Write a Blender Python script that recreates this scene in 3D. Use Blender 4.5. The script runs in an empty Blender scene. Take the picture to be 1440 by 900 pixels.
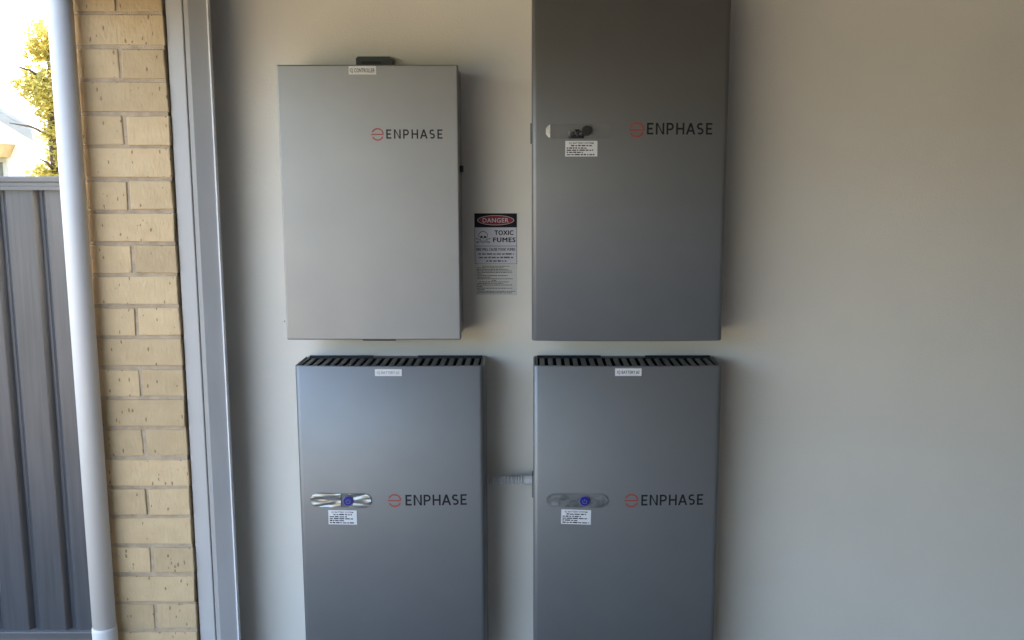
import bpy, bmesh, math, random
from mathutils import Vector, Matrix, Euler
R = math.radians
PI = math.pi
random.seed(7)
scene = bpy.context.scene
COL = scene.collection

# ------------------------------------------------------------------ camera
cam_d = bpy.data.cameras.new('camera')
cam = bpy.data.objects.new('camera', cam_d)
COL.objects.link(cam)
cam_d.sensor_width = 36.0
cam_d.lens = 36.0 * 1330 / 1440
cam_d.shift_x = -30 / 1440
cam_d.clip_start = 0.05
cam_d.clip_end = 2000
cam.location = (0, -2.93, 1.65)
cam.rotation_euler = (R(90) - math.atan(200 / 1330), 0, 0)
scene.camera = cam
scene.render.resolution_x = 1024
scene.render.resolution_y = 640

# ------------------------------------------------------------------ sky, sun, exposure
SUN_EL, SUN_AZ = R(38), R(15)          # azimuth from +Y towards +X
world = bpy.data.worlds.new('World')
scene.world = world
world.use_nodes = True
wn = world.node_tree
wn.nodes.clear()
sky = wn.nodes.new('ShaderNodeTexSky')
sky.sky_type = 'NISHITA'
sky.sun_disc = False
sky.sun_elevation = SUN_EL
sky.sun_rotation = SUN_AZ
sky.dust_density = 5.0
sky.ozone_density = 0.6
sky.air_density = 0.9
bg = wn.nodes.new('ShaderNodeBackground')
bg.inputs['Strength'].default_value = 0.13
wo = wn.nodes.new('ShaderNodeOutputWorld')
wn.links.new(sky.outputs[0], bg.inputs['Color'])
wn.links.new(bg.outputs[0], wo.inputs['Surface'])
sun_d = bpy.data.lights.new('sun', 'SUN')
sun_d.energy = 3.5
sun_d.angle = R(0.5)
sun_d.color = (1.0, 0.93, 0.82)
sun = bpy.data.objects.new('sun', sun_d)
COL.objects.link(sun)
sdir = Vector((math.sin(SUN_AZ) * math.cos(SUN_EL), math.cos(SUN_AZ) * math.cos(SUN_EL), math.sin(SUN_EL)))
sun.rotation_euler = sdir.to_track_quat('Z', 'Y').to_euler()
sun.location = (6, 12, 14)
vs = scene.view_settings
vs.view_transform = 'Standard'
vs.look = 'None'
vs.gamma = 1.0
vs.exposure = 3.63
vs.use_curve_mapping = False
scene.cycles.max_bounces = 12
scene.cycles.diffuse_bounces = 8
scene.cycles.glossy_bounces = 4
scene.cycles.use_denoising = True
scene.cycles.sample_clamp_indirect = 6.0

# ------------------------------------------------------------------ helpers
def obj(name, bm, mat, parent=None, smooth=False, loc=None):
    if isinstance(bm, bpy.types.Mesh):
        me = bm
    else:
        me = bpy.data.meshes.new(name)
        bmesh.ops.recalc_face_normals(bm, faces=bm.faces[:])
        bm.to_mesh(me)
        bm.free()
    if mat is not None and not me.materials:
        me.materials.append(mat)
    if smooth:
        for p in me.polygons:
            p.use_smooth = True
    o = bpy.data.objects.new(name, me)
    COL.objects.link(o)
    if parent:
        o.parent = parent
    if loc:
        o.location = loc
    return o

def thing(name, label, cat, loc=(0, 0, 0), rot=(0, 0, 0), group=None):
    o = bpy.data.objects.new(name, None)
    COL.objects.link(o)
    o.location = loc
    o.rotation_euler = rot
    o.empty_display_size = 0.1
    return tag(o, label, cat, group)

def tag(o, label, cat, group=None):
    o['label'] = label
    o['category'] = cat
    if group:
        o['group'] = group
    return o

def struct(name, bm, mat):
    o = obj(name, bm, mat)
    o['kind'] = 'structure'
    return o

def box(bm, x0, x1, y0, y1, z0, z1, bev=0.0, seg=2):
    b = bmesh.new() if bev else bm
    vs_ = [b.verts.new(p) for p in ((x0, y0, z0), (x1, y0, z0), (x1, y1, z0), (x0, y1, z0),
                                    (x0, y0, z1), (x1, y0, z1), (x1, y1, z1), (x0, y1, z1))]
    for f in ((0, 3, 2, 1), (4, 5, 6, 7), (0, 1, 5, 4), (1, 2, 6, 5), (2, 3, 7, 6), (3, 0, 4, 7)):
        b.faces.new([vs_[i] for i in f])
    if bev:
        bmesh.ops.bevel(b, geom=b.edges[:], offset=bev, segments=seg, affect='EDGES', profile=0.5)
        merge(bm, b)

def merge(bm, b):
    me = bpy.data.meshes.new('tmp')
    b.to_mesh(me)
    b.free()
    bm.from_mesh(me)
    bpy.data.meshes.remove(me)

def B(*a, **k):
    bm = bmesh.new()
    box(bm, *a, **k)
    return bm

def sheet_xz(bm, pts, y):
    """flat print: polygon in x,z standing at depth y, facing -y"""
    return bm.faces.new([bm.verts.new((p[0], y, p[1])) for p in pts])

def prism_z(bm, pts, z0, z1):
    lo = [bm.verts.new((p[0], p[1], z0)) for p in pts]
    hi = [bm.verts.new((p[0], p[1], z1)) for p in pts]
    n = len(pts)
    bm.faces.new(lo[::-1])
    bm.faces.new(hi)
    for i in range(n):
        bm.faces.new((lo[i], lo[(i + 1) % n], hi[(i + 1) % n], hi[i]))

def prism_y(bm, pts, y0, y1):
    a = [bm.verts.new((p[0], y0, p[1])) for p in pts]
    b = [bm.verts.new((p[0], y1, p[1])) for p in pts]
    n = len(pts)
    bm.faces.new(a)
    bm.faces.new(b[::-1])
    for i in range(n):
        bm.faces.new((a[i], b[i], b[(i + 1) % n], a[(i + 1) % n]))

def circ(cx, cz, r, n=24, a0=0.0, a1=2 * PI, close=True):
    k = n if close else n + 1
    return [(cx + r * math.cos(a0 + (a1 - a0) * i / n), cz + r * math.sin(a0 + (a1 - a0) * i / n)) for i in range(k)]

def stadium(cx, cz, w, h, n=10):
    r = h / 2
    d = w / 2 - r
    return circ(cx + d, cz, r, n, -PI / 2, PI / 2, False) + circ(cx - d, cz, r, n, PI / 2, 3 * PI / 2, False)

def tube(bm, pts, radii, n=20, cap=True):
    """tube round a polyline with a radius for each point"""
    rings = []
    for i, p in enumerate(pts):
        p = Vector(p)
        t = (Vector(pts[min(i + 1, len(pts) - 1)]) - Vector(pts[max(i - 1, 0)])).normalized()
        u = t.orthogonal().normalized() if abs(t.z) < 0.9 else Vector((1, 0, 0))
        u = (u - t * u.dot(t)).normalized()
        v = t.cross(u)
        rings.append([bm.verts.new(p + (u * math.cos(2 * PI * k / n) + v * math.sin(2 * PI * k / n)) * radii[i]) for k in range(n)])
    for a, b in zip(rings, rings[1:]):
        for k in range(n):
            bm.faces.new((a[k], a[(k + 1) % n], b[(k + 1) % n], b[k]))
    if cap:
        bm.faces.new(rings[0][::-1])
        bm.faces.new(rings[-1])

def strip(bm, pts, w, y):
    """mitred flat stroke in x,z"""
    L, Rr = [], []
    n = len(pts)
    for i in range(n):
        p = Vector(pts[i])
        if i == 0:
            d0 = d1 = (Vector(pts[1]) - p).normalized()
        elif i == n - 1:
            d0 = d1 = (p - Vector(pts[i - 1])).normalized()
        else:
            d0 = (p - Vector(pts[i - 1])).normalized()
            d1 = (Vector(pts[i + 1]) - p).normalized()
        n0 = Vector((-d0.y, d0.x))
        n1 = Vector((-d1.y, d1.x))
        m = (n0 + n1).normalized()
        s = w / 2 / max(0.35, m.dot(n0))
        L.append(p + m * s)
        Rr.append(p - m * s)
    vl = [bm.verts.new((p.x, y, p.y)) for p in L]
    vr = [bm.verts.new((p.x, y, p.y)) for p in Rr]
    for i in range(n - 1):
        bm.faces.new((vr[i], vr[i + 1], vl[i + 1], vl[i]))

def arc(cx, cz, rx, rz, a0, a1, n=10):
    return [(cx + rx * math.cos(R(a0 + (a1 - a0) * i / n)), cz + rz * math.sin(R(a0 + (a1 - a0) * i / n))) for i in range(n + 1)]

# ------------------------------------------------------------------ materials
def mat(name, col, rough=0.5, metal=0.0, var=0.0, vscale=8.0, bump=0.0, bscale=60.0, col2=None, rvar=0.0,
        spec=0.5, coat=0.0, stretch=None, detail=4.0, aniso=0.0):
    m = bpy.data.materials.new(name)
    m.use_nodes = True
    nt = m.node_tree
    b = nt.nodes['Principled BSDF']
    b.inputs['Base Color'].default_value = (*col, 1)
    b.inputs['Roughness'].default_value = rough
    b.inputs['Metallic'].default_value = metal
    b.inputs['Specular IOR Level'].default_value = spec
    b.inputs['Coat Weight'].default_value = coat
    b.inputs['Coat Roughness'].default_value = 0.22
    tc = nt.nodes.new('ShaderNodeTexCoord')
    mp = nt.nodes.new('ShaderNodeMapping')
    nt.links.new(tc.outputs['Object'], mp.inputs['Vector'])
    if stretch:
        mp.inputs['Scale'].default_value = stretch
    if var or col2 or rvar:
        nz = nt.nodes.new('ShaderNodeTexNoise')
        nz.inputs['Scale'].default_value = vscale
        nz.inputs['Detail'].default_value = detail
        nt.links.new(mp.outputs[0], nz.inputs['Vector'])
        c2 = col2 or tuple(c * (1 - var) for c in col)
        mx = nt.nodes.new('ShaderNodeMix')
        mx.data_type = 'RGBA'
        mx.inputs[6].default_value = (*col, 1)
        mx.inputs[7].default_value = (*c2, 1)
        rmp = nt.nodes.new('ShaderNodeMapRange')
        rmp.inputs[1].default_value = 0.35
        rmp.inputs[2].default_value = 0.68
        nt.links.new(nz.outputs['Fac'], rmp.inputs[0])
        nt.links.new(rmp.outputs[0], mx.inputs[0])
        nt.links.new(mx.outputs[2], b.inputs['Base Color'])
        if rvar:
            r2 = nt.nodes.new('ShaderNodeMapRange')
            r2.inputs[3].default_value = max(0.03, rough - rvar)
            r2.inputs[4].default_value = rough + rvar
            nt.links.new(nz.outputs['Fac'], r2.inputs[0])
            nt.links.new(r2.outputs[0], b.inputs['Roughness'])
    if bump:
        n2 = nt.nodes.new('ShaderNodeTexNoise')
        n2.inputs['Scale'].default_value = bscale
        n2.inputs['Detail'].default_value = 5
        nt.links.new(mp.outputs[0], n2.inputs['Vector'])
        bp = nt.nodes.new('ShaderNodeBump')
        bp.inputs['Strength'].default_value = bump
        bp.inputs['Distance'].default_value = 0.004
        nt.links.new(n2.outputs['Fac'], bp.inputs['Height'])
        nt.links.new(bp.outputs[0], b.inputs['Normal'])
    return m

M = {}
M['wall'] = mat('wall_paint', (0.84, 0.80, 0.70), 0.6, var=0.045, vscale=3.0, bump=0.22, bscale=170)
M['ceiling'] = mat('ceiling_paint', (0.25, 0.21, 0.16), 0.8, var=0.1)
M['inner'] = mat('inner_wall_paint', (0.17, 0.15, 0.125), 0.75, var=0.05)
M['floor'] = mat('concrete_floor', (0.37, 0.36, 0.34), 0.6, var=0.15, vscale=3, bump=0.2)
M['drive'] = mat('driveway_concrete', (0.22, 0.18, 0.135), 0.85, var=0.2, vscale=2, bump=0.3, bscale=90)
M['dimming_strip'] = mat('added_dark_ground', (0.10, 0.085, 0.07), 0.95, var=0.4, vscale=20, bump=0.8)  # for the added ground strip that keeps bounce off the fence foot
M['ground'] = mat('dry_lawn', (0.16, 0.15, 0.07), 0.95, var=0.4, vscale=0.8, bump=0.5)
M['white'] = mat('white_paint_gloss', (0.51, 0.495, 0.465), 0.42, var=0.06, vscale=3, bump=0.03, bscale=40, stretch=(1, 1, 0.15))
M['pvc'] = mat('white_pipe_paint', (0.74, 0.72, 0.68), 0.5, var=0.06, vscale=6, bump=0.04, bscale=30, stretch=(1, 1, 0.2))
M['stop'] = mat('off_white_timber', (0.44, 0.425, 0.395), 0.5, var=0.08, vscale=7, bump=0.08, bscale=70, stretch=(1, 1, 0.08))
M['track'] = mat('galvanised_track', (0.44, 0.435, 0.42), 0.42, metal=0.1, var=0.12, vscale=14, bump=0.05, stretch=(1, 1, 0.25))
M['lip'] = mat('track_edge_highlight', (0.80, 0.80, 0.79), 0.4)  # paler than the track: light caught on the lip, put into its colour
M['mortar'] = mat('mortar', (0.54, 0.42, 0.285), 0.95, var=0.25, vscale=30, bump=0.6, bscale=220)
M['casing'] = mat('silver_grey_battery_paint', (0.232, 0.236, 0.233), 0.5, metal=0.64, coat=0.10, var=0.05, vscale=5, bump=0.03, bscale=420, rvar=0.05)
M['ctlpaint'] = mat('pale_grey_controller_paint', (0.315, 0.315, 0.308), 0.42, metal=0.6, var=0.05, vscale=5, bump=0.03, bscale=420, rvar=0.05)
M['chassis'] = mat('dark_grey_chassis', (0.12, 0.125, 0.13), 0.5, metal=0.3, var=0.1)
M['black'] = mat('black_plastic', (0.018, 0.019, 0.02), 0.42, var=0.3, vscale=20)
M['slat'] = mat('dark_grey_plastic', (0.07, 0.075, 0.075), 0.45, var=0.2, vscale=25)
M['ink'] = mat('black_ink', (0.015, 0.016, 0.02), 0.55, var=0.1, spec=0.12)
M['greyink'] = mat('charcoal_ink', (0.02, 0.021, 0.025), 0.5, var=0.1, spec=0.12)
M['paleink'] = mat('faded_grey_ink', (0.24, 0.25, 0.255), 0.5, var=0.15, vscale=80)
M['smallink'] = mat('small_print_ink', (0.10, 0.10, 0.115), 0.5, var=0.3, vscale=200)
M['red'] = mat('orange_red_ink', (0.36, 0.062, 0.04), 0.5, var=0.1)
M['label'] = mat('white_label_film', (0.72, 0.72, 0.71), 0.4, var=0.05, vscale=40)
M['clear'] = mat('frosted_label_film', (0.68, 0.665, 0.61), 0.35, var=0.05, vscale=30)
M['crimson'] = mat('crimson_ink', (0.28, 0.012, 0.03), 0.45, var=0.1)
M['signwhite'] = mat('sign_white', (0.66, 0.65, 0.68), 0.4, var=0.04, vscale=30)
M['pinkwhite'] = mat('pale_pink_ink', (0.68, 0.55, 0.56), 0.5)
M['blue'] = mat('deep_blue_button', (0.009, 0.007, 0.20), 0.4)
M['bluering'] = mat('pale_blue_ring', (0.17, 0.18, 0.30), 0.4)
M['cond'] = mat('grey_conduit_plastic', (0.60, 0.60, 0.585), 0.5, var=0.1, vscale=20)
M['steel'] = mat('steel', (0.55, 0.55, 0.55), 0.3, metal=0.9)
M['fence'] = mat('slate_steel_sheet', (0.088, 0.089, 0.094), 0.36, var=0.28, vscale=9, bump=0.10, bscale=40, stretch=(6, 1, 0.25), rvar=0.08)  # upright colour streaks stand in for thin highlights on the steel
M['rail'] = mat('slate_steel_rail', (0.11, 0.112, 0.115), 0.36, var=0.15, vscale=6, stretch=(0.3, 1, 1))
M['hwall'] = mat('white_house_render', (0.80, 0.78, 0.74), 0.9, var=0.05)
M['roof'] = mat('pale_roof_tile', (0.50, 0.47, 0.42), 0.85, var=0.2, vscale=4)
M['barge'] = mat('grey_bargeboard', (0.36, 0.35, 0.33), 0.6, var=0.1)
M['tan'] = mat('tan_timber', (0.50, 0.36, 0.20), 0.7, var=0.2)
M['bark'] = mat('bark', (0.12, 0.085, 0.06), 0.95, var=0.4, vscale=12, bump=0.6)
M['hill'] = mat('dry_hill', (0.30, 0.26, 0.13), 0.95, var=0.3, vscale=0.05)

def leaf_mat(name, c1, c2):
    m = bpy.data.materials.new(name)
    m.use_nodes = True
    nt = m.node_tree
    b = nt.nodes['Principled BSDF']
    b.inputs['Roughness'].default_value = 0.55
    g = nt.nodes.new('ShaderNodeNewGeometry')
    mx = nt.nodes.new('ShaderNodeMix')
    mx.data_type = 'RGBA'
    mx.inputs[6].default_value = (*c1, 1)
    mx.inputs[7].default_value = (*c2, 1)
    nt.links.new(g.outputs['Random Per Island'], mx.inputs[0])
    nt.links.new(mx.outputs[2], b.inputs['Base Color'])
    tr = nt.nodes.new('ShaderNodeBsdfTranslucent')
    nt.links.new(mx.outputs[2], tr.inputs['Color'])
    ms = nt.nodes.new('ShaderNodeMixShader')
    ms.inputs[0].default_value = 0.45
    nt.links.new(b.outputs[0], ms.inputs[1])
    nt.links.new(tr.outputs[0], ms.inputs[2])
    nt.links.new(ms.outputs[0], nt.nodes['Material Output'].inputs['Surface'])
    return m
M['leaf'] = leaf_mat('yellow_green_leaves', (0.60, 0.50, 0.13), (0.42, 0.37, 0.09))
M['leaf2'] = leaf_mat('hedge_leaves', (0.34, 0.29, 0.06), (0.22, 0.20, 0.05))

def brick_mat():
    m = bpy.data.materials.new('cream_brick')
    m.use_nodes = True
    nt = m.node_tree
    N, Lk = nt.nodes, nt.links
    b = N['Principled BSDF']
    b.inputs['Roughness'].default_value = 0.85
    b.inputs['Specular IOR Level'].default_value = 0.25
    tc = N.new('ShaderNodeTexCoord')
    oi = N.new('ShaderNodeObjectInfo')
    off = N.new('ShaderNodeVectorMath'); off.operation = 'MULTIPLY_ADD'
    off.inputs[1].default_value = (1, 1, 1)
    sc_ = N.new('ShaderNodeVectorMath'); sc_.operation = 'SCALE'
    sc_.inputs['Scale'].default_value = 37.0
    cb = N.new('ShaderNodeCombineXYZ')
    for i in range(3):
        Lk.new(oi.outputs['Random'], cb.inputs[i])
    Lk.new(cb.outputs[0], sc_.inputs[0])
    Lk.new(tc.outputs['Object'], off.inputs[0])
    Lk.new(sc_.outputs[0], off.inputs[2])
    # broad tone
    n1 = N.new('ShaderNodeTexNoise'); n1.inputs['Scale'].default_value = 22; n1.inputs['Detail'].default_value = 6
    Lk.new(off.outputs[0], n1.inputs['Vector'])
    mx = N.new('ShaderNodeMix'); mx.data_type = 'RGBA'
    mx.inputs[6].default_value = (0.71, 0.54, 0.315, 1)
    mx.inputs[7].default_value = (0.54, 0.39, 0.215, 1)
    Lk.new(n1.outputs['Fac'], mx.inputs[0])
    # brick-to-brick tone
    hs = N.new('ShaderNodeHueSaturation')
    mr = N.new('ShaderNodeMapRange'); mr.inputs[3].default_value = 0.86; mr.inputs[4].default_value = 1.10
    Lk.new(oi.outputs['Random'], mr.inputs[0]); Lk.new(mr.outputs[0], hs.inputs['Value'])
    Lk.new(mx.outputs[2], hs.inputs['Color'])
    # dark iron specks: sparse voronoi cells, vertically drawn
    mp = N.new('ShaderNodeMapping'); mp.inputs['Scale'].default_value = (1.25, 1.25, 0.55)
    Lk.new(off.outputs[0], mp.inputs['Vector'])
    n3 = N.new('ShaderNodeTexNoise'); n3.inputs['Scale'].default_value = 150
    Lk.new(mp.outputs[0], n3.inputs['Vector'])
    jit = N.new('ShaderNodeVectorMath'); jit.operation = 'MULTIPLY_ADD'
    jit.inputs[1].default_value = (0.006, 0.006, 0.006)
    Lk.new(n3.outputs['Color'], jit.inputs[0]); Lk.new(mp.outputs[0], jit.inputs[2])
    vo = N.new('ShaderNodeTexVoronoi'); vo.inputs['Scale'].default_value = 80
    Lk.new(jit.outputs[0], vo.inputs['Vector'])
    sp = N.new('ShaderNodeSeparateColor'); Lk.new(vo.outputs['Color'], sp.inputs[0])
    rad = N.new('ShaderNodeMapRange'); rad.inputs[1].default_value = 0.62; rad.inputs[2].default_value = 1.0
    rad.inputs[3].default_value = 0.0; rad.inputs[4].default_value = 0.30
    Lk.new(sp.outputs[0], rad.inputs[0])
    lt = N.new('ShaderNodeMath'); lt.operation = 'LESS_THAN'
    Lk.new(vo.outputs['Distance'], lt.inputs[0]); Lk.new(rad.outputs[0], lt.inputs[1])
    sk = N.new('ShaderNodeMath'); sk.operation = 'MULTIPLY'; sk.inputs[1].default_value = 0.62
    Lk.new(lt.outputs[0], sk.inputs[0])
    m2 = N.new('ShaderNodeMix'); m2.data_type = 'RGBA'
    m2.inputs[7].default_value = (0.12, 0.075, 0.045, 1)
    Lk.new(sk.outputs[0], m2.inputs[0]); Lk.new(hs.outputs[0], m2.inputs[6])
    Lk.new(m2.outputs[2], b.inputs['Base Color'])
    # relief
    n4 = N.new('ShaderNodeTexNoise'); n4.inputs['Scale'].default_value = 90; n4.inputs['Detail'].default_value = 8
    Lk.new(mp.outputs[0], n4.inputs['Vector'])
    sb = N.new('ShaderNodeMath'); sb.operation = 'SUBTRACT'
    Lk.new(n4.outputs['Fac'], sb.inputs[0]); Lk.new(lt.outputs[0], sb.inputs[1])
    bp = N.new('ShaderNodeBump'); bp.inputs['Strength'].default_value = 0.8; bp.inputs['Distance'].default_value = 0.003
    Lk.new(sb.outputs[0], bp.inputs['Height']); Lk.new(bp.outputs[0], b.inputs['Normal'])
    return m
M['brick'] = brick_mat()

def film_mat():
    """peeling glossy protective film: creased, mirror-like, partly see-through"""
    m = bpy.data.materials.new('creased_glossy_film')
    m.use_nodes = True
    nt = m.node_tree
    N, Lk = nt.nodes, nt.links
    b = N['Principled BSDF']
    b.inputs['Base Color'].default_value = (0.28, 0.285, 0.27, 1)
    b.inputs['Metallic'].default_value = 0.9
    b.inputs['Roughness'].default_value = 0.3
    tc = N.new('ShaderNodeTexCoord')
    n = N.new('ShaderNodeTexNoise'); n.inputs['Scale'].default_value = 15; n.inputs['Detail'].default_value = 1
    n.inputs['Distortion'].default_value = 1.6
    mpf = N.new('ShaderNodeMapping'); mpf.inputs['Scale'].default_value = (0.5, 1, 1.8)
    Lk.new(tc.outputs['Object'], mpf.inputs['Vector']); Lk.new(mpf.outputs[0], n.inputs['Vector'])
    bp = N.new('ShaderNodeBump'); bp.inputs['Strength'].default_value = 0.5; bp.inputs['Distance'].default_value = 0.012
    Lk.new(n.outputs['Fac'], bp.inputs['Height']); Lk.new(bp.outputs[0], b.inputs['Normal'])
    return m
M['film'] = film_mat()
M['gloss'] = mat('smoked_glossy_window', (0.16, 0.165, 0.155), 0.12, var=0.2, vscale=25, rvar=0.05)
M['smudge'] = mat('smudged_film', (0.085, 0.09, 0.085), 0.35, col2=(0.20, 0.20, 0.19), vscale=34, rvar=0.15, bump=0.4, bscale=60)
M['blackfilm'] = mat('creased_black_film', (0.012, 0.012, 0.012), 0.18, bump=1.0, bscale=120)
M['softgloss'] = mat('faint_glossy_window', (0.17, 0.17, 0.163), 0.32, var=0.12, vscale=20)
M['whitefilm'] = mat('film_painted_glint', (0.78, 0.77, 0.70), 0.3, var=0.25, vscale=120, bump=0.9, bscale=150)  # white colour stands in for the reflection on the peeled film

# ------------------------------------------------------------------ lettering
def word_mesh(bm, text, x0, z0, h, y, width=None, bold=0.0, align='LEFT', spacing=1.0, heavy=0.0):
    """built-in font outlines laid as flat print in x,z at depth y; h is the cap height"""
    cu = bpy.data.curves.new('tmp_text', 'FONT')
    cu.body = text
    cu.size = 1.0
    cu.space_character = spacing
    cu.offset = bold
    cu.resolution_u = 3
    o = bpy.data.objects.new('tmp_text', cu)
    COL.objects.link(o)
    dg = bpy.context.evaluated_depsgraph_get()
    me = bpy.data.meshes.new_from_object(o.evaluated_get(dg))
    xs = [v.co.x for v in me.vertices]
    mn, mxx = min(xs), max(xs)
    s = h / 0.73
    sx = width / (mxx - mn) if width else s
    w = (mxx - mn) * sx
    ox = x0 - (w / 2 if align == 'CENTER' else (w if align == 'RIGHT' else 0))
    for v in me.vertices:
        v.co = Vector((ox + (v.co.x - mn) * sx, y, z0 + v.co.y * s))
    bm.from_mesh(me)
    if heavy:
        for k, (dx, dz) in enumerate(((-1, 0), (1, 0), (0, -0.6), (0, 0.6))):
            m2 = me.copy()
            m2.transform(Matrix.Translation((dx * heavy * h, -0.00003 * (k + 1), dz * heavy * h)))
            bm.from_mesh(m2)
            bpy.data.meshes.remove(m2)
    bpy.data.meshes.remove(me)
    bpy.data.objects.remove(o)
    bpy.data.curves.remove(cu)

def word_bars(bm, rows, x0, x1, y, seed, h):
    """lines of print too small to read: word-long dashes"""
    rnd = random.Random(seed)
    for z, fa, fb in rows:
        x = x0 + (x1 - x0) * fa
        end = x0 + (x1 - x0) * fb
        while x < end - h * 0.6:
            w = min(rnd.uniform(1.1, 4.2) * h, end - x)
            hh = h * rnd.uniform(0.75, 1.0)
            sheet_xz(bm, [(x, z), (x + w, z), (x + w, z + hh), (x, z + hh)], y)
            x += w + h * rnd.uniform(0.45, 0.8)

def logo_word(bm, x0, x1, z0, h, y):
    """ENPHASE in even strokes, drawn letter by letter"""
    s = 0.155
    a = s / 2
    def E(o):
        strip(bm, T(o, [(0.56, a), (a, a), (a, 1 - a), (0.56, 1 - a)]), s * h, y)
        q(o, s, 0.50, 0.5 - a, 0.5 + a)
        return 0.56
    def q(o, xa, xb, za, zb):
        sheet_xz(bm, T(o, [(xa, za), (xb, za), (xb, zb), (xa, zb)]), y)
    def Nn(o):
        w, sy = 0.74, 0.20
        sheet_xz(bm, T(o, [(0, 0), (s, 0), (s, 1 - sy), (w - s, 0), (w, 0), (w, 1), (w - s, 1), (w - s, sy), (s, 1), (0, 1)]), y)
        return w
    def Pp(o):
        q(o, 0, s, 0, 1)
        strip(bm, T(o, [(s, 1 - a), (0.34, 1 - a)] + arc(0.34, 0.68, 0.22, 0.32 - a, 90, -90)[1:] + [(s, 0.36 + a)]), s * h, y)
        return 0.60
    def Hh(o):
        q(o, 0, s, 0, 1); q(o, 0.72 - s, 0.72, 0, 1); q(o, s, 0.72 - s, 0.5 - a, 0.5 + a)
        return 0.72
    def Aa(o):
        w, c = 0.84, 0.42
        t = s * 1.08
        sheet_xz(bm, T(o, [(0, 0), (t, 0), (c, 1 - 1.75 * s), (w - t, 0), (w, 0), (c + t / 2, 1), (c - t / 2, 1)]), y)
        zi, zj = 0.24, 0.24 + s
        f = lambda z: t + (c - t) * z / (1 - 1.75 * s)
        sheet_xz(bm, T(o, [(f(zi), zi), (w - f(zi), zi), (w - f(zj), zj), (f(zj), zj)]), y)
        return w
    def Ss(o):
        w = 0.60
        r = 0.25 - a / 2
        up = arc(w / 2, 1 - a - r, w / 2 - a, r, 40, 270, 12)
        lo = arc(w / 2, a + r, w / 2 - a, r, 90, -140, 12)
        strip(bm, T(o, up + lo[1:]), s * h, y)
        return w
    widths = [0.56, 0.74, 0.60, 0.72, 0.84, 0.60, 0.56]
    gaps = ((x1 - x0) / h - sum(widths)) / 6
    def T(o, pts):
        return [(x0 + (o + p[0]) * h, z0 + p[1] * h) for p in pts]
    o = 0.0
    kern = (0.02, 0.0, 0.05, -0.06, -0.07, 0.01, 0.05)
    for fn, kn in zip((E, Nn, Pp, Hh, Aa, Ss, E), kern):
        o += fn(o) + gaps + kn

def logo_icon(bm, cx, cz, r, y):
    w = r * 0.22
    strip(bm, arc(cx, cz, r - w / 2, r - w / 2, 158, 9, 16), w, y)
    strip(bm, arc(cx, cz, r - w / 2, r - w / 2, -22, -171 + 18, 16), w, y)
    strip(bm, [(cx - r * 1.02, cz), (cx + r * 0.98, cz)], w * 0.9, y)

def logo(parent, xi, zi, ri, x0, x1, z0, h, y):
    lg = bmesh.new(); logo_icon(lg, xi, zi, ri, y)
    obj('logo_emblem', lg, M['red'], parent)
    lw = bmesh.new(); logo_word(lw, x0, x1, z0, h, y)
    obj('logo_lettering', lw, M['greyink'], parent)

# ================================================================== LARGE STRUCTURE
GX = -1.312                                    # outer face of the garage front
struct('floor', B(GX, 4.6, -8.4, 0.0, -0.12, 0.0), M['floor'])
struct('ceiling', B(-1.42, 4.7, -8.5, 0.6, 2.62, 2.72), M['ceiling'])
struct('wall_far_end', B(4.5, 4.62, -8.4, -0.002, 0.0, 2.618), M['inner'])
struct('wall_opposite', B(-1.056, 4.498, -8.4, -8.28, 0.0, 2.618), M['inner'])
struct('wall_front_corner', B(GX, -1.058, -8.4, -7.5, 0.0, 2.618), M['inner'])
struct('wall_above_door', B(GX, -1.058, -7.498, -0.002, 2.17, 2.618), M['inner'])
struct('driveway', B(-8.0, GX - 0.002, -14, -1.0, -0.2, -0.085), M['drive'])
struct('added_dark_strip', B(-8.0, GX - 0.002, -0.998, 0.40, -0.2, -0.095), M['dimming_strip'])  # unseen strip, added dark so less light bounces onto the lower fence
gb = bmesh.new(); sheet = [gb.verts.new(p) for p in ((-400, -400, -0.21), (400, -400, -0.21), (400, 400, -0.21), (-400, 400, -0.21))]
gb.faces.new(sheet)
struct('ground', gb, M['ground'])

w = tag(obj('garage_wall', B(-1.302, 4.6, 0.0, 0.11, -0.02, 2.618), M['wall']),
        'smooth off-white painted wall carrying the grey boxes and the danger sign', 'wall')
rn = bmesh.new(); tube(rn, [(-0.779, -0.0022, 1.2052), (-0.779, 0.004, 1.2052)], [0.0022, 0.0022], 10)
obj('nail_head', rn, M['paleink'], w)

# ---- brick pier: alternate courses of one stretcher and two headers
PX0, PX1, PY0, PY1 = GX, -1.0550, -0.14, -0.004
PITCH, JOINT = 0.0935, 0.0115
pier = thing('brick_pier', 'cream brick pier between the white downpipe and the white door jamb', 'pier', (PX0, PY0, 0))
cw, cd = PX1 - PX0, PY1 - PY0
cb_ = bmesh.new()
box(cb_, 0.001, cw - 0.002, 0.0045, cd, -0.05, 2.168)
obj('mortar', cb_, M['mortar'], pier)

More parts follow.
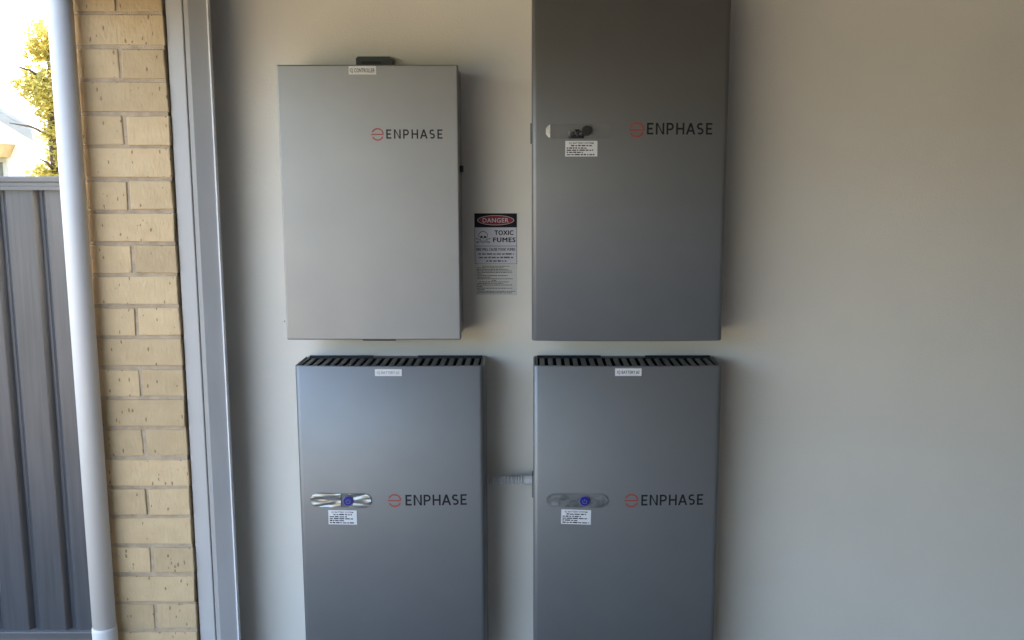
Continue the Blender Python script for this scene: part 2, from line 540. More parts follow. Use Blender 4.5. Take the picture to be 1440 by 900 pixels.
def brick_mesh(lx, ly, lz, seed):
    rnd = random.Random(seed)
    bm = bmesh.new()
    box(bm, 0, lx, 0, ly, 0, lz)
    for v in bm.verts:
        v.co += Vector((rnd.uniform(-0.0016, 0.0016), rnd.uniform(-0.0012, 0.0012), rnd.uniform(-0.0014, 0.0014)))
    bmesh.ops.bevel(bm, geom=bm.edges[:], offset=rnd.uniform(0.0022, 0.0036), segments=2, affect='EDGES', profile=0.5)
    me = bpy.data.meshes.new('brick')
    bmesh.ops.recalc_face_normals(bm, faces=bm.faces[:])
    bm.to_mesh(me); bm.free()
    me.materials.append(M['brick'])
    for p in me.polygons:
        p.use_smooth = len(p.vertices) < 8 and p.area < 2e-4
    return me
bh = PITCH - JOINT
hw = (cw - 0.011) / 2
sd = (cd - 0.011) / 2
stretch_m = [brick_mesh(cw, sd, bh, 10 + i) for i in range(6)]
header_m = [brick_mesh(hw, cd - 0.002, bh, 30 + i) for i in range(6)]
rnd = random.Random(3)
z_ref = 2.0200                                # a bed joint: headers below, a stretcher above
k0 = -23
for k in range(k0, 4):
    z = z_ref + k * PITCH + JOINT / 2
    if z + bh > 2.212 or z < -0.04:
        continue
    if k % 2 == 0:
        for j in range(2):
            o = obj('brick', rnd.choice(stretch_m), None, pier)
            o.location = (rnd.uniform(-0.0012, 0.0012), j * (sd + 0.010) + rnd.uniform(-0.001, 0.0015), z + rnd.uniform(-0.001, 0.001))
            o.rotation_euler = (0, R(rnd.uniform(-0.25, 0.25)), 0)
    else:
        for j in range(2):
            o = obj('brick', rnd.choice(header_m), None, pier)
            o.location = (j * (hw + 0.011) + rnd.uniform(-0.0016, 0.0016), rnd.uniform(-0.001, 0.002), z + rnd.uniform(-0.001, 0.001))
            o.rotation_euler = (0, R(rnd.uniform(-0.4, 0.4)), 0)


# ---- white jamb boards and the door track
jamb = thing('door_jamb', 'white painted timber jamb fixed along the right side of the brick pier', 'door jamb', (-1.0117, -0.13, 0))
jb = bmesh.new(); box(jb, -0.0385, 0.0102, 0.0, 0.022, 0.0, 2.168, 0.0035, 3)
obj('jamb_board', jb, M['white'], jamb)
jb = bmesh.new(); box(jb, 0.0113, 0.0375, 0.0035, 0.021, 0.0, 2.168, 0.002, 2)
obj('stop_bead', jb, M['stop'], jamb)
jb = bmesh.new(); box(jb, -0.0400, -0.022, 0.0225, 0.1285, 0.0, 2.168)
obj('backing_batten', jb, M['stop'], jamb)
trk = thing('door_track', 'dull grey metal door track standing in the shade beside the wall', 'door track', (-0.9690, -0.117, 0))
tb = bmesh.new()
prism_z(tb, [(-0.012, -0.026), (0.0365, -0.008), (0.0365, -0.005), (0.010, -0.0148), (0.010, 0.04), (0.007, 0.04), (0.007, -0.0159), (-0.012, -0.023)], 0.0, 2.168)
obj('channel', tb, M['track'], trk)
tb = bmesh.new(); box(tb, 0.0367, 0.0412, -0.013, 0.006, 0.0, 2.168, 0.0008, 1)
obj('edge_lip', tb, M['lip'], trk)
for z in (0.3, 1.15, 2.0):
    tb = bmesh.new(); box(tb, -0.02, 0.0065, 0.0404, 0.1165, z, z + 0.04)
    obj('wall_bracket', tb, M['track'], trk)

# ---- white downpipe
dp = thing('downpipe', 'white round downpipe running up the outer edge of the brick pier', 'pipe', (-1.3270, -0.177, -0.085))
pb = bmesh.new(); tube(pb, [(0, 0, 0.34), (0, 0, 2.6)], [0.0341, 0.0341], 32)
obj('pipe', pb, M['pvc'], dp, True)
pb = bmesh.new(); tube(pb, [(0.0, 0, 0.0), (0, 0, 0.355), (0, 0, 0.363), (0, 0, 0.364)], [0.0366, 0.0366, 0.0358, 0.0344], 32)
obj('socket', pb, M['pvc'], dp, True)
for z in (2.3,):
    pb = bmesh.new(); box(pb, -0.012, 0.03, 0.020, 0.045, z, z + 0.03, 0.003, 2)
    obj('pipe_clip', pb, M['pvc'], dp)

# ---- steel fence
FZ0, FZ1, FY = -0.085, 1.655, 0.45
fence = thing('steel_fence', 'slate grey ribbed steel fence behind the downpipe', 'fence', (-1.76, FY, FZ0))
PIT = 0.14
def fence_sheet(n):
    bm = bmesh.new()
    pts = []
    for i in range(n):
        x = i * PIT
        pts += [(x, 0.0), (x + 0.092, 0.0), (x + 0.095, 0.002), (x + 0.107, 0.024), (x + 0.110, 0.025), (x + 0.116, 0.025), (x + 0.119, 0.023), (x + 0.137, 0.002)]
    pts.append((n * PIT, 0.0))
    t = 0.0012
    f0 = [[bm.verts.new((p[0], p[1] + d, z)) for p in pts] for z in (0.03, FZ1 - FZ0 - 0.03) for d in (0, t)]
    for i in range(len(pts) - 1):
        bm.faces.new((f0[0][i], f0[0][i + 1], f0[2][i + 1], f0[2][i]))
        bm.faces.new((f0[1][i], f0[3][i], f0[3][i + 1], f0[1][i + 1]))
    me = bpy.data.meshes.new('fence_sheet')
    bm.to_mesh(me); bm.free()
    me.materials.append(M['fence'])
    return me
fsm = fence_sheet(6)
for i in range(-9, 4):
    o = obj('fence_sheet', fsm, None, fence)
    o.location = (-0.11 + i * 6 * PIT, 0.0, 0)
fb = bmesh.new()
H = FZ1 - FZ0
prof = [(-0.016, H - 0.048), (-0.016, H - 0.036), (-0.012, H - 0.033), (-0.012, H - 0.022), (-0.017, H - 0.018), (-0.017, H - 0.004), (-0.013, H), (0.048, H), (0.052, H - 0.004), (0.052, H - 0.048)]
def prism_x(bm, pts, x0, x1):
    a = [bm.verts.new((x0, p[0], p[1])) for p in pts]
    b = [bm.verts.new((x1, p[0], p[1])) for p in pts]
    n = len(pts)
    bm.faces.new(a); bm.faces.new(b[::-1])
    for i in range(n):
        bm.faces.new((a[i], b[i], b[(i + 1) % n], a[(i + 1) % n]))
prism_x(fb, prof, -7.6, 3.2)
obj('top_rail', fb, M['rail'], fence)
fb = bmesh.new(); box(fb, -7.6, 3.2, -0.016, 0.052, 0.0, 0.034, 0.003, 2)
obj('bottom_rail', fb, M['rail'], fence)
for i in range(-3, 2):
    fb = bmesh.new(); box(fb, -0.03 + i * 2.4 - 0.75, 0.03 + i * 2.4 - 0.75, 0.054, 0.10, -0.1, H)
    obj('fence_post', fb, M['rail'], fence)

# ---- neighbouring house, hill, tree and hedge beyond the fence
house = thing('neighbour_house', 'sunlit white house with a sloping grey bargeboard beyond the fence', 'house', (-7.84, 12.0, -0.2))
def P(bm, pts, y0, y1):
    prism_y(bm, pts, y0, y1); return bm
obj('wall', P(bmesh.new(), [(0, 0), (0, 2.55), (-4.0, 5.1), (-8.0, 2.55), (-8.0, 0)], 0.0, 9.0), M['hwall'], house)
sl = 2.55 / 4.0
rf = bmesh.new()
prism_y(rf, [(0.22, 2.50), (0.22, 2.62), (-4.0, 2.62 + 4.22 * sl), (-8.22, 2.62), (-8.22, 2.50), (-4.0, 2.50 + 4.22 * sl)], -0.25, 9.2)
obj('roof', rf, M['roof'], house)
rb = bmesh.new()
prism_y(rb, [(0.23, 2.40), (0.23, 2.53), (-4.0, 2.53 + 4.23 * sl), (-8.23, 2.53), (-8.23, 2.40), (-4.0, 2.40 + 4.23 * sl)], -0.29, -0.252)
obj('bargeboard', rb, M['barge'], house)
hw_ = obj('window_hood', P(bmesh.new(), [(-0.20, 2.36), (-0.30, 2.16), (-1.6, 2.16), (-1.6, 2.36)], -0.45, -0.002), M['tan'], house)
wf = obj('window', B(-1.5, -0.35, -0.03, -0.002, 1.1, 2.15), M['white'], house)
obj('pane', B(-1.44, -0.41, -0.036, -0.031, 1.16, 2.09), M['gloss'], wf)

hb = bmesh.new()
n = 40
prev = None
for i in range(n + 1):
    x = -120 + i * 5
    h = 4.2 + 1.6 * math.sin(i * 0.55) + random.uniform(-0.4, 0.4)
    row = [hb.verts.new((x, 55, -0.3)), hb.verts.new((x, 62 + random.uniform(-1, 1), h * 0.7)), hb.verts.new((x, 85, h + 1.2)), hb.verts.new((x, 160, -0.3))]
    if prev:
        for a in range(3):
            hb.faces.new((prev[a], row[a], row[a + 1], prev[a + 1]))
    prev = row
struct('hill', hb, M['hill'])

def leaves(bm, clumps, per, size, seed):
    rnd = random.Random(seed)
    for c, r in clumps:
        for _ in range(int(per * r * r)):
            d = Vector((rnd.gauss(0, 1), rnd.gauss(0, 1), rnd.gauss(0, 1))).normalized()
            p = Vector(c) + Vector((d.x, d.y, d.z * 0.85)) * r * rnd.random() ** 0.45
            u = Vector((rnd.gauss(0, 1), rnd.gauss(0, 1), rnd.gauss(0, 0.6))).normalized()
            v = u.orthogonal().normalized()
            v.rotate(Matrix.Rotation(rnd.uniform(0, 6.28), 3, u))
            s = size * rnd.uniform(0.6, 1.3)
            q = [p - u * s, p + v * s * 0.38, p + u * s, p - v * s * 0.38]
            bm.faces.new([bm.verts.new(x) for x in q])
tree = thing('garden_tree', 'yellow-green leafy tree with ragged clumps beyond the fence', 'tree', (-5.45, 8.0, -0.2))
tk = bmesh.new(); tube(tk, [(0, 0, 0), (0.03, 0, 1.2), (-0.02, 0.02, 2.3), (0.02, 0, 3.4)], [0.09, 0.07, 0.045, 0.012], 10)
for a in range(9):
    zz = 1.5 + a * 0.2
    an = a * 2.4
    tube(tk, [(0, 0, zz), (0.22 * math.cos(an), 0.22 * math.sin(an), zz + 0.12), (0.45 * math.cos(an), 0.45 * math.sin(an), zz + 0.16)], [0.022, 0.014, 0.005], 6)
obj('trunk', tk, M['bark'], tree, True)
lb = bmesh.new()
leaves(lb, [((0.02, 0, 3.42), 0.24), ((-0.12, 0.05, 3.25), 0.17), ((0.2, 0.1, 3.15), 0.26), ((-0.16, 0, 2.90), 0.25), ((0.12, -0.1, 2.80), 0.32), ((-0.02, 0.1, 2.62), 0.24),
            ((0.28, 0.1, 2.5), 0.28), ((0.04, 0, 2.35), 0.17), ((0.10, 0.05, 2.12), 0.22), ((0.32, 0, 2.05), 0.3), ((-0.08, -0.1, 1.86), 0.2), ((0.16, 0.1, 1.75), 0.3), ((0.5, 0, 2.9), 0.35)], 15000, 0.034, 5)
obj('crown', lb, M['leaf'], tree)
hedge = thing('garden_shrub', 'low yellowish shrub showing just above the fence top beside the white house', 'shrub', (-6.35, 10.2, -0.2))
lb = bmesh.new()
leaves(lb, [((-0.15, 0, 1.75), 0.42), ((0.25, 0, 1.8), 0.42), ((0.6, 0.1, 1.75), 0.45), ((0, 0, 1.2), 0.6), ((0.6, 0, 1.1), 0.6), ((0.2, 0, 0.6), 0.6)], 3200, 0.045, 9)
obj('foliage', lb, M['leaf2'], hedge)
tk = bmesh.new(); tube(tk, [(0.2, 0, 0), (0.22, 0, 0.7), (0.1, 0, 1.4)], [0.06, 0.045, 0.01], 8)
obj('stem', tk, M['bark'], hedge, True)

# ================================================================== BATTERIES
BW, BH, BD = 0.5615, 0.98, 0.19
BOW = 0.010                                   # the front sheet bows out by this much

def u_profile(w, d0, d1, r, n=7):
    """plan outline: open at the wall side (y=d1), rounded at the front corners (y=d0)"""
    pts = [(-w / 2, d1)]
    pts += [(-w / 2 + r - r * math.cos(PI / 2 * i / n), d0 + r - r * math.sin(PI / 2 * i / n)) for i in range(n + 1)]
    pts += [(w / 2 - r + r * math.sin(PI / 2 * i / n), d0 + r - r * math.cos(PI / 2 * i / n)) for i in range(n + 1)]
    pts.append((w / 2, d1))
    return pts

def bowed(w, d0, d1, r, sag=BOW, m=22):
    """the same outline with a gently bowed front sheet"""
    base = u_profile(w, d0 + sag, d1, r)
    n = len(base) // 2
    a, b = base[:n], base[n:]
    x0, x1 = a[-1][0], b[0][0]
    mid = [(x0 + (x1 - x0) * i / m, d0 + sag * (1 - (1 - (2 * i / m - 1) ** 2))) for i in range(1, m)]
    return a + mid + b

def cover_mesh():
    bm = bmesh.new()
    out = bowed(BW, -BD, -0.034, 0.015)
    out_c = bowed(BW - 0.004, -BD + 0.002, -0.034, 0.0135)
    inn = bowed(BW - 0.009, -BD + 0.0045, -0.034, 0.0110)
    levels = [(out_c, 0.0), (out, 0.002), (out, BH - 0.0022), (out_c, BH), (inn, BH), (inn, 0.0)]
    rings = [[bm.verts.new((p[0], p[1], z)) for p in pr] for pr, z in levels]
    rings.append(rings[0])
    for a, b in zip(rings, rings[1:]):
        for i in range(len(a) - 1):
            bm.faces.new((a[i], a[i + 1], b[i + 1], b[i]))
    for e in (0, -1):
        bm.faces.new([r[e] for r in rings[:-1]])
    return bm

def battery(name, label, loc, tilt, spec):
    b = thing(name, label, 'battery', loc, (0, tilt, 0), 'wall-mounted batteries')
    cover = obj('front_cover', cover_mesh(), M['casing'], b)
    for p in cover.data.polygons:
        p.use_smooth = abs(p.normal.z) < 0.1 and p.area > 5e-4
    ch = bmesh.new(); box(ch, -BW / 2 + 0.003, BW / 2 - 0.003, -0.033, -0.001, 0.004, BH - 0.004, 0.002, 2)
    obj('back_chassis', ch, M['chassis'], b)
    bp = bmesh.new(); box(bp, -BW / 2 + 0.010, BW / 2 - 0.010, -BD + 0.0240, -0.034, 0.004, 0.012)
    obj('bottom_plate', bp, M['chassis'], b)
    # top grille
    gr = bmesh.new()
    gx, gy0, gy1 = BW / 2 - 0.0070, -BD + 0.0225, -0.0345
    box(gr, -gx, gx, gy0, gy1, BH - 0.045, BH - 0.041)
    box(gr, -gx, gx, gy0, gy0 + 0.005, BH - 0.0408, BH - 0.004)
    box(gr, -gx, gx, gy1 - 0.005, gy1, BH - 0.0408, BH - 0.004)
    box(gr, -gx, -gx + 0.006, gy0 + 0.0052, gy1 - 0.0052, BH - 0.0408, BH - 0.004)
    box(gr, gx - 0.006, gx, gy0 + 0.0052, gy1 - 0.0052, BH - 0.0408, BH - 0.004)
    g = obj('top_grille', gr, M['black'], b)
    sm = bmesh.new(); box(sm, -0.0075, 0.0075, gy0 + 0.0056, gy1 - 0.0056, -0.007, 0.0, 0.0015, 1)
    me = None
    npt = 21
    for i in range(npt):
        x = -gx + 0.020 + (2 * gx - 0.040) * i / (npt - 1)
        if me is None:
            o = obj('slat', sm, M['slat'], g)
            me = o.data
        else:
            o = obj('slat', me, None, g)
        o.location = (x, 0, BH - 0.0045)
    for xa, xb in ((-BW / 2 + 0.012, -0.07), (0.068, BW / 2 - 0.012)):
        obj('rear_rim', B(xa, xb, -0.0325, -0.0285, BH - 0.0038, BH + 0.0025), M['black'], b)
    # side recess handles
    for s in ((-1,) if 'name' not in spec else ()):
        hb_ = bmesh.new(); box(hb_, s * (BW / 2 + 0.0005), s * (BW / 2 + 0.004), -0.085, -0.055, 0.575, 0.635, 0.001, 1)
        obj('side_latch', hb_, M['chassis'], b)
    y = -BD - 0.0004
    lx = lambda X: X - loc[0]
    lz = lambda Z: Z - loc[2]
    bow = lambda X: BOW * (2 * X / (BW - 0.030)) ** 2
    # print
    xi, zi, ri, xa, xb, za, hh = spec['logo']
    logo(cover, lx(xi), lz(zi), ri, lx(xa), lx(xb), lz(za), hh, y)
    for c in cover.children:
        for v in c.data.vertices:
            v.co.y += bow(v.co.x)
    # display window, film and button
    px, pz, pw, ph = spec['pill']
    pm = bmesh.new(); prism_y(pm, stadium(lx(px), lz(pz), pw, ph), y - 0.0012, y)
    win = obj('display_window', pm, M[spec['pillmat']], b)
    for v in win.data.vertices:
        v.co.y += bow(v.co.x)
    for kind in spec.get('film', []):
        fm = bmesh.new()
        rnd = random.Random(kind[1])
        n, mrows = 30, 8
        def inside(u, v):
            return kind[2](u, v)
        grid = {}
        for i in range(n + 1):
            for j in range(mrows + 1):
                u, v = -1 + 2 * i / n, -1 + 2 * j / mrows
                hgt = 0.0008 + 0.0020 * abs(math.sin(2.5 * u + 2.6 * v + kind[1]) * math.sin(4 * u - 3 * v + kind[1])) + rnd.uniform(0, 0.0003)
                # squeeze the grid into the stadium outline
                d = pw / 2 - ph / 2
                X = u * pw / 2 * 0.985
                ex = max(0, abs(X) - d)
                half = math.sqrt(max(0.0, (ph / 2) ** 2 - ex ** 2)) * 0.96
                grid[i, j] = (fm.verts.new((lx(px) + X, y - 0.0014 - hgt, lz(pz) + v * half)), u, v)
        for i in range(n):
            for j in range(mrows):
                q = [grid[i, j], grid[i + 1, j], grid[i + 1, j + 1], grid[i, j + 1]]
                if all(inside(a[1], a[2]) for a in q):
                    try:
                        fm.faces.new([a[0] for a in q])
                    except ValueError:
                        pass
        for v in fm.verts:
            v.co.y += bow(v.co.x)
        for v in [v for v in fm.verts if not v.link_faces]:
            fm.verts.remove(v)
        obj('protective_film', fm, M[kind[0]], win, True)
    bx, bz = spec['button']
    bm_ = bmesh.new(); prism_y(bm_, circ(lx(bx), lz(bz), 0.0142, 28), y - 0.0085, y - 0.0013)
    btn = obj('power_button', bm_, M[spec['bmat']], b)
    btn.location.y = bow(lx(bx))
    if spec['bmat'] == 'blue':
        rg = bmesh.new(); strip(rg, arc(lx(bx), lz(bz), 0.0153, 0.0153, 0, 359.9, 28), 0.0018, y - 0.0060)
        obj('button_ring', rg, M['bluering'], btn)
        pg = bmesh.new()
        strip(pg, arc(lx(bx), lz(bz) - 0.001, 0.0064, 0.0064, 130, 410, 16), 0.0017, y - 0.0089)
        strip(pg, [(lx(bx), lz(bz) - 0.0005), (lx(bx), lz(bz) + 0.0075)], 0.0017, y - 0.0089)
        obj('power_symbol', pg, M['bluering'], btn)
    # information label
    x0, x1, z0, z1, rot = spec['label']
    lab = bmesh.new(); prism_y(lab, [(-(x1 - x0) / 2, -(z1 - z0) / 2), ((x1 - x0) / 2, -(z1 - z0) / 2), ((x1 - x0) / 2, (z1 - z0) / 2), (-(x1 - x0) / 2, (z1 - z0) / 2)], -0.0003, 0)
    lo = obj('information_label', lab, M['label'], b)
    lxm = lx((x0 + x1) / 2)
    lo.location = (lxm, y + bow(lxm) - 0.0002, lz((z0 + z1) / 2))
    lo.rotation_euler = (0, R(rot), math.atan(BOW * 8 * lxm / (BW - 0.030) ** 2))
    wl, hl = x1 - x0, z1 - z0
    tm = bmesh.new()
    word_mesh(tm, 'IQ BATTERY SYSTEM', 0, hl * 0.30, hl * 0.115, -0.0006, width=wl * 0.76, bold=0.012, align='CENTER')
    word_bars(tm, [(hl * 0.155, 0.18, 0.83), (hl * 0.0, 0.045, 0.66), (hl * -0.135, 0.045, 0.87), (hl * -0.27, 0.045, 0.55), (hl * -0.42, 0.045, 0.95)],
              -wl / 2, wl / 2, -0.0006, spec['seed'], hl * 0.085)
    obj('label_print', tm, M['ink'], lo)
    # name label near the top edge
    if 'name' in spec:
        x0, x1, z0, z1, txt, ink = spec['name']
        nb = bmesh.new(); prism_y(nb, [(lx(x0), lz(z0)), (lx(x1), lz(z0)), (lx(x1), lz(z1)), (lx(x0), lz(z1))], y - 0.0004, y)
        nl = obj('name_label', nb, M['label'], b)
        tm = bmesh.new()
        hN = z1 - z0
        word_mesh(tm, txt, lx((x0 + x1) / 2), lz(z0) + hN * 0.30, hN * 0.42, y - 0.0007, width=(x1 - x0) * 0.84, bold=0.006, align='CENTER')
        obj('label_print', tm, M[ink], nl)
    return b

full = lambda u, v: True
battery('wall_battery', 'lower left silver-grey battery under the controller, shiny film on its display window',
        (-0.4275, 0, 0.12), R(0.0), dict(
            logo=(-0.4182, 0.6872, 0.0205, -0.3857, -0.1996, 0.6716, 0.0335),
            pill=(-0.5810, 0.6872, 0.187, 0.044), pillmat='gloss',
            film=[('film', 3, lambda u, v: u < 0.02 or (u > 0.22))],
            button=(-0.5576, 0.6872), bmat='blue', label=(-0.6208, -0.5340, 0.611, 0.656, 0.0), seed=4,
            name=(-0.4681, -0.3888, 1.0705, 1.0912, 'IQ BATTERY #2', 'paleink')))
battery('wall_battery', 'lower right grey battery with a dull smudged window, below the other battery',
        (0.2805, 0, 0.12), 0.0, dict(
            logo=(0.2960, 0.6872, 0.0212, 0.3257, 0.5151, 0.6716, 0.0335),
            pill=(0.1320, 0.6872, 0.187, 0.044), pillmat='softgloss',
            film=[('smudge', 2, lambda u, v: u < -0.38 + 0.2 * math.sin(4 * v) and abs(v) < 0.92), ('smudge', 6, lambda u, v: u > -0.2 + 0.3 * v and v < 0.35 + 0.3 * math.sin(9 * u) + (0.4 if u > 0.4 else 0))],
            button=(0.1544, 0.6872), bmat='blue', label=(0.0842, 0.1742, 0.6118, 0.6575, 1.0), seed=8,
            name=(0.2414, 0.3195, 1.0710, 1.0935, 'IQ BATTERY #3', 'ink')))
battery('wall_battery', 'upper right dark battery with a black button, cut off by the picture top',
        (0.2760, 0, 1.1746), 0.0, dict(
            logo=(0.2942, 1.7848, 0.0214, 0.3231, 0.5119, 1.7718, 0.0325),
            pill=(0.1306, 1.7810, 0.193, 0.042), pillmat='softgloss',
            film=[('whitefilm', 5, lambda u, v: u < -0.83), ('blackfilm', 11, lambda u, v: -0.30 < u < 0.16 and v < 0.45 - 2.0 * abs(u + 0.04)), ('film', 9, lambda u, v: -0.40 < u < -0.24 and v < 0.1)],
            button=(0.1517, 1.7820), bmat='black', label=(0.0911, 0.1827, 1.7102, 1.7541, 0.0), seed=12))

# ================================================================== CONTROLLER
CX0, CX1, CZ0, CZ1, CD = -0.7295, -0.2145, 1.1754, 1.9672, 0.17
ctl = thing('system_controller', 'pale grey controller box at upper left, above the lower left battery', 'controller', ((CX0 + CX1) / 2, 0, CZ0))
cwid, chei = CX1 - CX0, CZ1 - CZ0
d = bmesh.new(); box(d, -cwid / 2, cwid / 2, -CD, -0.138, 0, chei, 0.004, 3)
door = obj('door', d, M['ctlpaint'], ctl)
d = bmesh.new(); box(d, -cwid / 2 + 0.006, cwid / 2 - 0.006, -0.1375, -0.134, 0.006, chei - 0.006)
obj('gasket', d, M['black'], ctl)
d = bmesh.new(); box(d, -cwid / 2 + 0.004, cwid / 2 - 0.004, -0.1335, -0.012, 0.004, chei - 0.004, 0.003, 2)
obj('enclosure', d, M['ctlpaint'], ctl)
cxo = (CX0 + CX1) / 2
d = bmesh.new()
zt = chei
prism_y(d, [(-0.529 - cxo, zt + 0.002), (-0.421 - cxo, zt + 0.002), (-0.4205 - cxo, zt + 0.0315), (-0.429 - cxo, zt + 0.0405), (-0.5235 - cxo, zt + 0.0405), (-0.5295 - cxo, zt + 0.0355)], -0.024, -0.001)
br = obj('top_bracket', d, M['slat'], ctl)
d = bmesh.new(); prism_y(d, stadium(-0.4835 - cxo, zt + 0.0225, 0.06, 0.007), -0.0255, -0.0242)
obj('bracket_slot', d, M['black'], br)
d = bmesh.new(); box(d, -0.518 - cxo, -0.416 - cxo, -0.105, -0.035, -0.014, 0.003, 0.003, 2)
obj('cable_gland_plate', d, M['black'], ctl)
d = bmesh.new(); box(d, cwid / 2 - 0.003, cwid / 2 + 0.008, -0.112, -0.090, 1.666 - CZ0, 1.686 - CZ0, 0.003, 2)
obj('side_lock', d, M['black'], ctl)
for z in (0.09, chei - 0.09):
    d = bmesh.new(); tube(d, [(-cwid / 2 - 0.003, -0.136, z - 0.03), (-cwid / 2 - 0.003, -0.136, z + 0.03)], [0.004, 0.004], 10)
    obj('hinge', d, M['chassis'], ctl, True)
y = -CD - 0.0004
logo(door, -0.4463 - cxo, 1.7729 - CZ0, 0.0180, -0.4215 - cxo, -0.2590 - cxo, 1.7609 - CZ0, 0.0260, y)
d = bmesh.new(); prism_y(d, [(-0.5243 - cxo, 1.9400 - CZ0), (-0.4463 - cxo, 1.9400 - CZ0), (-0.4463 - cxo, 1.9635 - CZ0), (-0.5243 - cxo, 1.9635 - CZ0)], y - 0.0004, y)
nl = obj('name_label', d, M['clear'], ctl)
d = bmesh.new(); word_mesh(d, 'IQ CONTROLLER', -0.4853 - cxo, 1.9460 - CZ0, 0.0115, y - 0.0007, width=0.070, bold=0.004, align='CENTER')
obj('label_print', d, M['greyink'], nl)

# ================================================================== CONDUIT
con = thing('cable_conduit', 'grey corrugated conduit bridging the gap between the two lower batteries', 'conduit', (-0.0745, -0.055, 0.708))
pts, rad = [], []
nrib = 14
for i in range(nrib * 4 + 1):
    x = -0.072 + 0.118 * i / (nrib * 4)
    pts.append((x, 0, 0.0008 * math.sin(i * 0.11)))
    rad.append(0.0150 if i % 4 in (0, 1) else 0.0100)
cbm = bmesh.new(); tube(cbm, pts, rad, 20)
obj('corrugated_hose', cbm, M['cond'], con)
cbm = bmesh.new(); tube(cbm, [(0.0462, 0, 0), (0.0465, 0, 0), (0.0705, 0, 0)], [0.0125, 0.0158, 0.0158], 20)
obj('coupling', cbm, M['cond'], con)
cbm = bmesh.new(); box(cbm, 0.0707, 0.0738, -0.03, 0.03, -0.048, 0.02)
obj('entry_plate', cbm, M['chassis'], con)

# ================================================================== DANGER SIGN
sg = thing('danger_sign', 'danger toxic fumes sticker with a skull, on the wall between the boxes', 'sign', (-0.1162, 0, 1.2880))
SW = 0.1312
def sz(Z): return Z - 1.2880
y0 = -0.0012
bmS = B(-SW / 2, SW / 2, -0.0010, -0.0002, sz(1.3845), sz(1.5417))
plate = obj('sign_plate', bmS, M['signwhite'], sg)
hd = bmesh.new(); sheet_xz(hd, [(-SW / 2, sz(1.4985)), (SW / 2, sz(1.4985)), (SW / 2, sz(1.5417)), (-SW / 2, sz(1.5417))], y0)
obj('black_header', hd, M['ink'], plate)
def ell(cx, cz, rx, rz, n=36):
    return [(cx + rx * math.cos(2 * PI * i / n), cz + rz * math.sin(2 * PI * i / n)) for i in range(n)]
ov = bmesh.new(); sheet_xz(ov, ell(0, sz(1.5206), 0.0570, 0.0152), y0 - 0.0003)
obj('oval_border', ov, M['pinkwhite'], plate)
ov = bmesh.new(); sheet_xz(ov, ell(0, sz(1.5206), 0.0552, 0.0139), y0 - 0.0006)
obj('red_oval', ov, M['crimson'], plate)
tx = bmesh.new(); word_mesh(tx, 'DANGER', 0, sz(1.5137), 0.0142, y0 - 0.0009, width=0.080, bold=0.010, spacing=1.08, align='CENTER')
obj('danger_lettering', tx, M['pinkwhite'], plate)
tx = bmesh.new()
word_mesh(tx, 'TOXIC', 0.0255, sz(1.4755), 0.0145, y0, width=0.0575, heavy=0.055, spacing=1.12, align='CENTER')
word_mesh(tx, 'FUMES', 0.0265, sz(1.4535), 0.0145, y0, width=0.0680, heavy=0.055, spacing=1.14, align='CENTER')
obj('toxic_fumes_lettering', tx, M['ink'], plate)
# skull and crossbones
sk = bmesh.new()
scx, scz = -0.0390, sz(1.4735)
strip(sk, [(scx + 0.0135 * math.cos(R(a)), scz + 0.0125 * math.sin(R(a))) for a in range(-35, 216, 12)], 0.0016, y0)
sheet_xz(sk, ell(scx - 0.0052, scz - 0.0045, 0.0040, 0.0034, 14), y0)
sheet_xz(sk, ell(scx + 0.0058, scz - 0.0045, 0.0042, 0.0034, 14), y0)
sheet_xz(sk, [(scx - 0.0016, scz - 0.0115), (scx + 0.0022, scz - 0.0115), (scx + 0.0003, scz - 0.0072)], y0)
strip(sk, [(scx - 0.0095, scz - 0.0085), (scx - 0.0080, scz - 0.0190), (scx - 0.0030, scz - 0.0215), (scx + 0.0036, scz - 0.0215), (scx + 0.0086, scz - 0.0190), (scx + 0.0100, scz - 0.0085)], 0.0014, y0)
for i in range(5):
    xx = scx - 0.0054 + i * 0.0028
    sheet_xz(sk, [(xx, scz - 0.0190), (xx + 0.0010, scz - 0.0190), (xx + 0.0010, scz - 0.0150), (xx, scz - 0.0150)], y0)
for s in (-1, 1):
    strip(sk, [(scx + s * 0.0112, scz - 0.0130), (scx + s * 0.0185, scz - 0.0100)], 0.0014, y0)
    strip(sk, [(scx + s * 0.0112, scz - 0.0165), (scx + s * 0.0185, scz - 0.0195)], 0.0014, y0)
    strip(sk, [(scx + s * 0.0108, scz - 0.0195), (scx + s * 0.0172, scz - 0.0235)], 0.0014, y0)
    sheet_xz(sk, ell(scx + s * 0.0198, scz - 0.0092, 0.0018, 0.0018, 10), y0)
    sheet_xz(sk, ell(scx + s * 0.0196, scz - 0.0212, 0.0018, 0.0018, 10), y0)
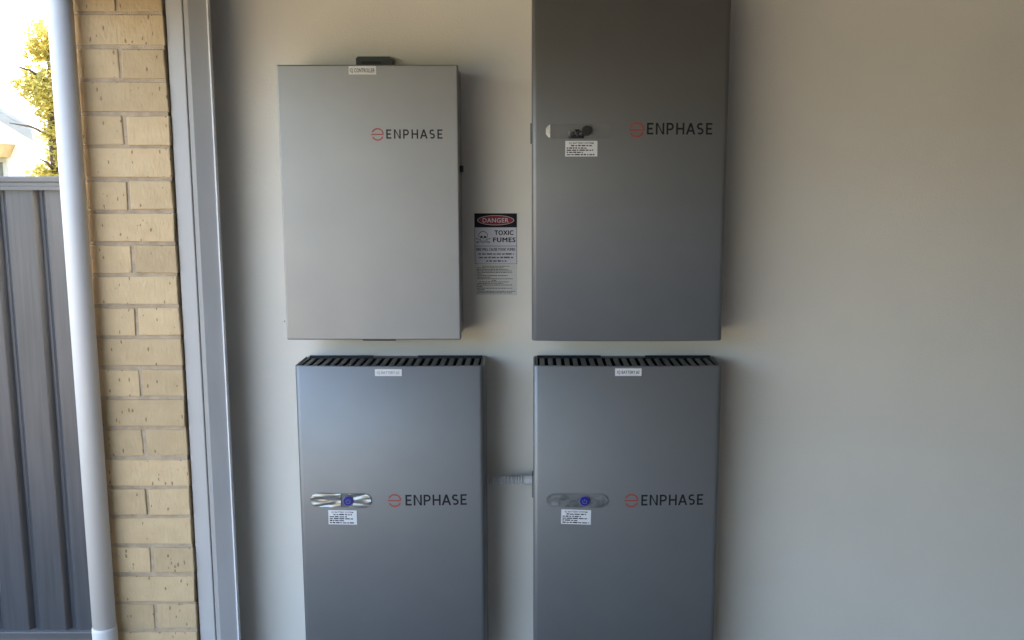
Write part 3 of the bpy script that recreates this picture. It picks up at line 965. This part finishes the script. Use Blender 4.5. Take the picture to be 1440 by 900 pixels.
obj('skull_symbol', sk, M['ink'], plate)
fr = bmesh.new()
sheet_xz(fr, [(-SW / 2, sz(1.4405)), (SW / 2, sz(1.4405)), (SW / 2, sz(1.4418)), (-SW / 2, sz(1.4418))], y0)
for s in (-1, 1):
    xe = s * (SW / 2 - 0.0008)
    sheet_xz(fr, [(xe - 0.0006, sz(1.3865)), (xe + 0.0006, sz(1.3865)), (xe + 0.0006, sz(1.4402)), (xe - 0.0006, sz(1.4402))], y0)
    sheet_xz(fr, [(xe - 0.0006, sz(1.4420)), (xe + 0.0006, sz(1.4420)), (xe + 0.0006, sz(1.4982)), (xe - 0.0006, sz(1.4982))], y0)
sheet_xz(fr, [(-SW / 2, sz(1.3851)), (SW / 2, sz(1.3851)), (SW / 2, sz(1.3862)), (-SW / 2, sz(1.3862))], y0)
obj('frame_lines', fr, M['greyink'], plate)
tx = bmesh.new()
word_mesh(tx, 'FIRE WILL CAUSE TOXIC FUMES', 0, sz(1.4268), 0.0086, y0, width=0.120, heavy=0.05, align='CENTER')
word_bars(tx, [(sz(1.4145), 0.09, 0.93), (sz(1.4035), 0.10, 0.91), (sz(1.3925), 0.27, 0.75)], -SW / 2, SW / 2, y0, 21, 0.0046)
obj('small_print', tx, M['smallink'], plate)
lower = obj('instruction_sheet', B(-SW / 2 + 0.001, SW / 2, -0.0007, -0.0002, sz(1.2880), sz(1.3830)), M['clear'], sg)
tx = bmesh.new()
ends = [(0.18, 0.82), (0.05, 0.68), (0.05, 0.80), (0.05, 0.88), (0.05, 0.88), (0.05, 0.20), (0.06, 0.78), (0.06, 0.36), (0.06, 0.90), (0.40, 0.52), (0.10, 0.80), (0.05, 0.68), (0.05, 0.90), (0.05, 0.20), (0.05, 0.90), (0.05, 0.22), (0.06, 0.95), (0.05, 0.87)]
word_bars(tx, [(sz(1.3775) - i * 0.0049, a, b) for i, (a, b) in enumerate(ends)], -SW / 2, SW / 2, -0.0010, 33, 0.0021)
obj('instruction_print', tx, M['greyink'], lower)
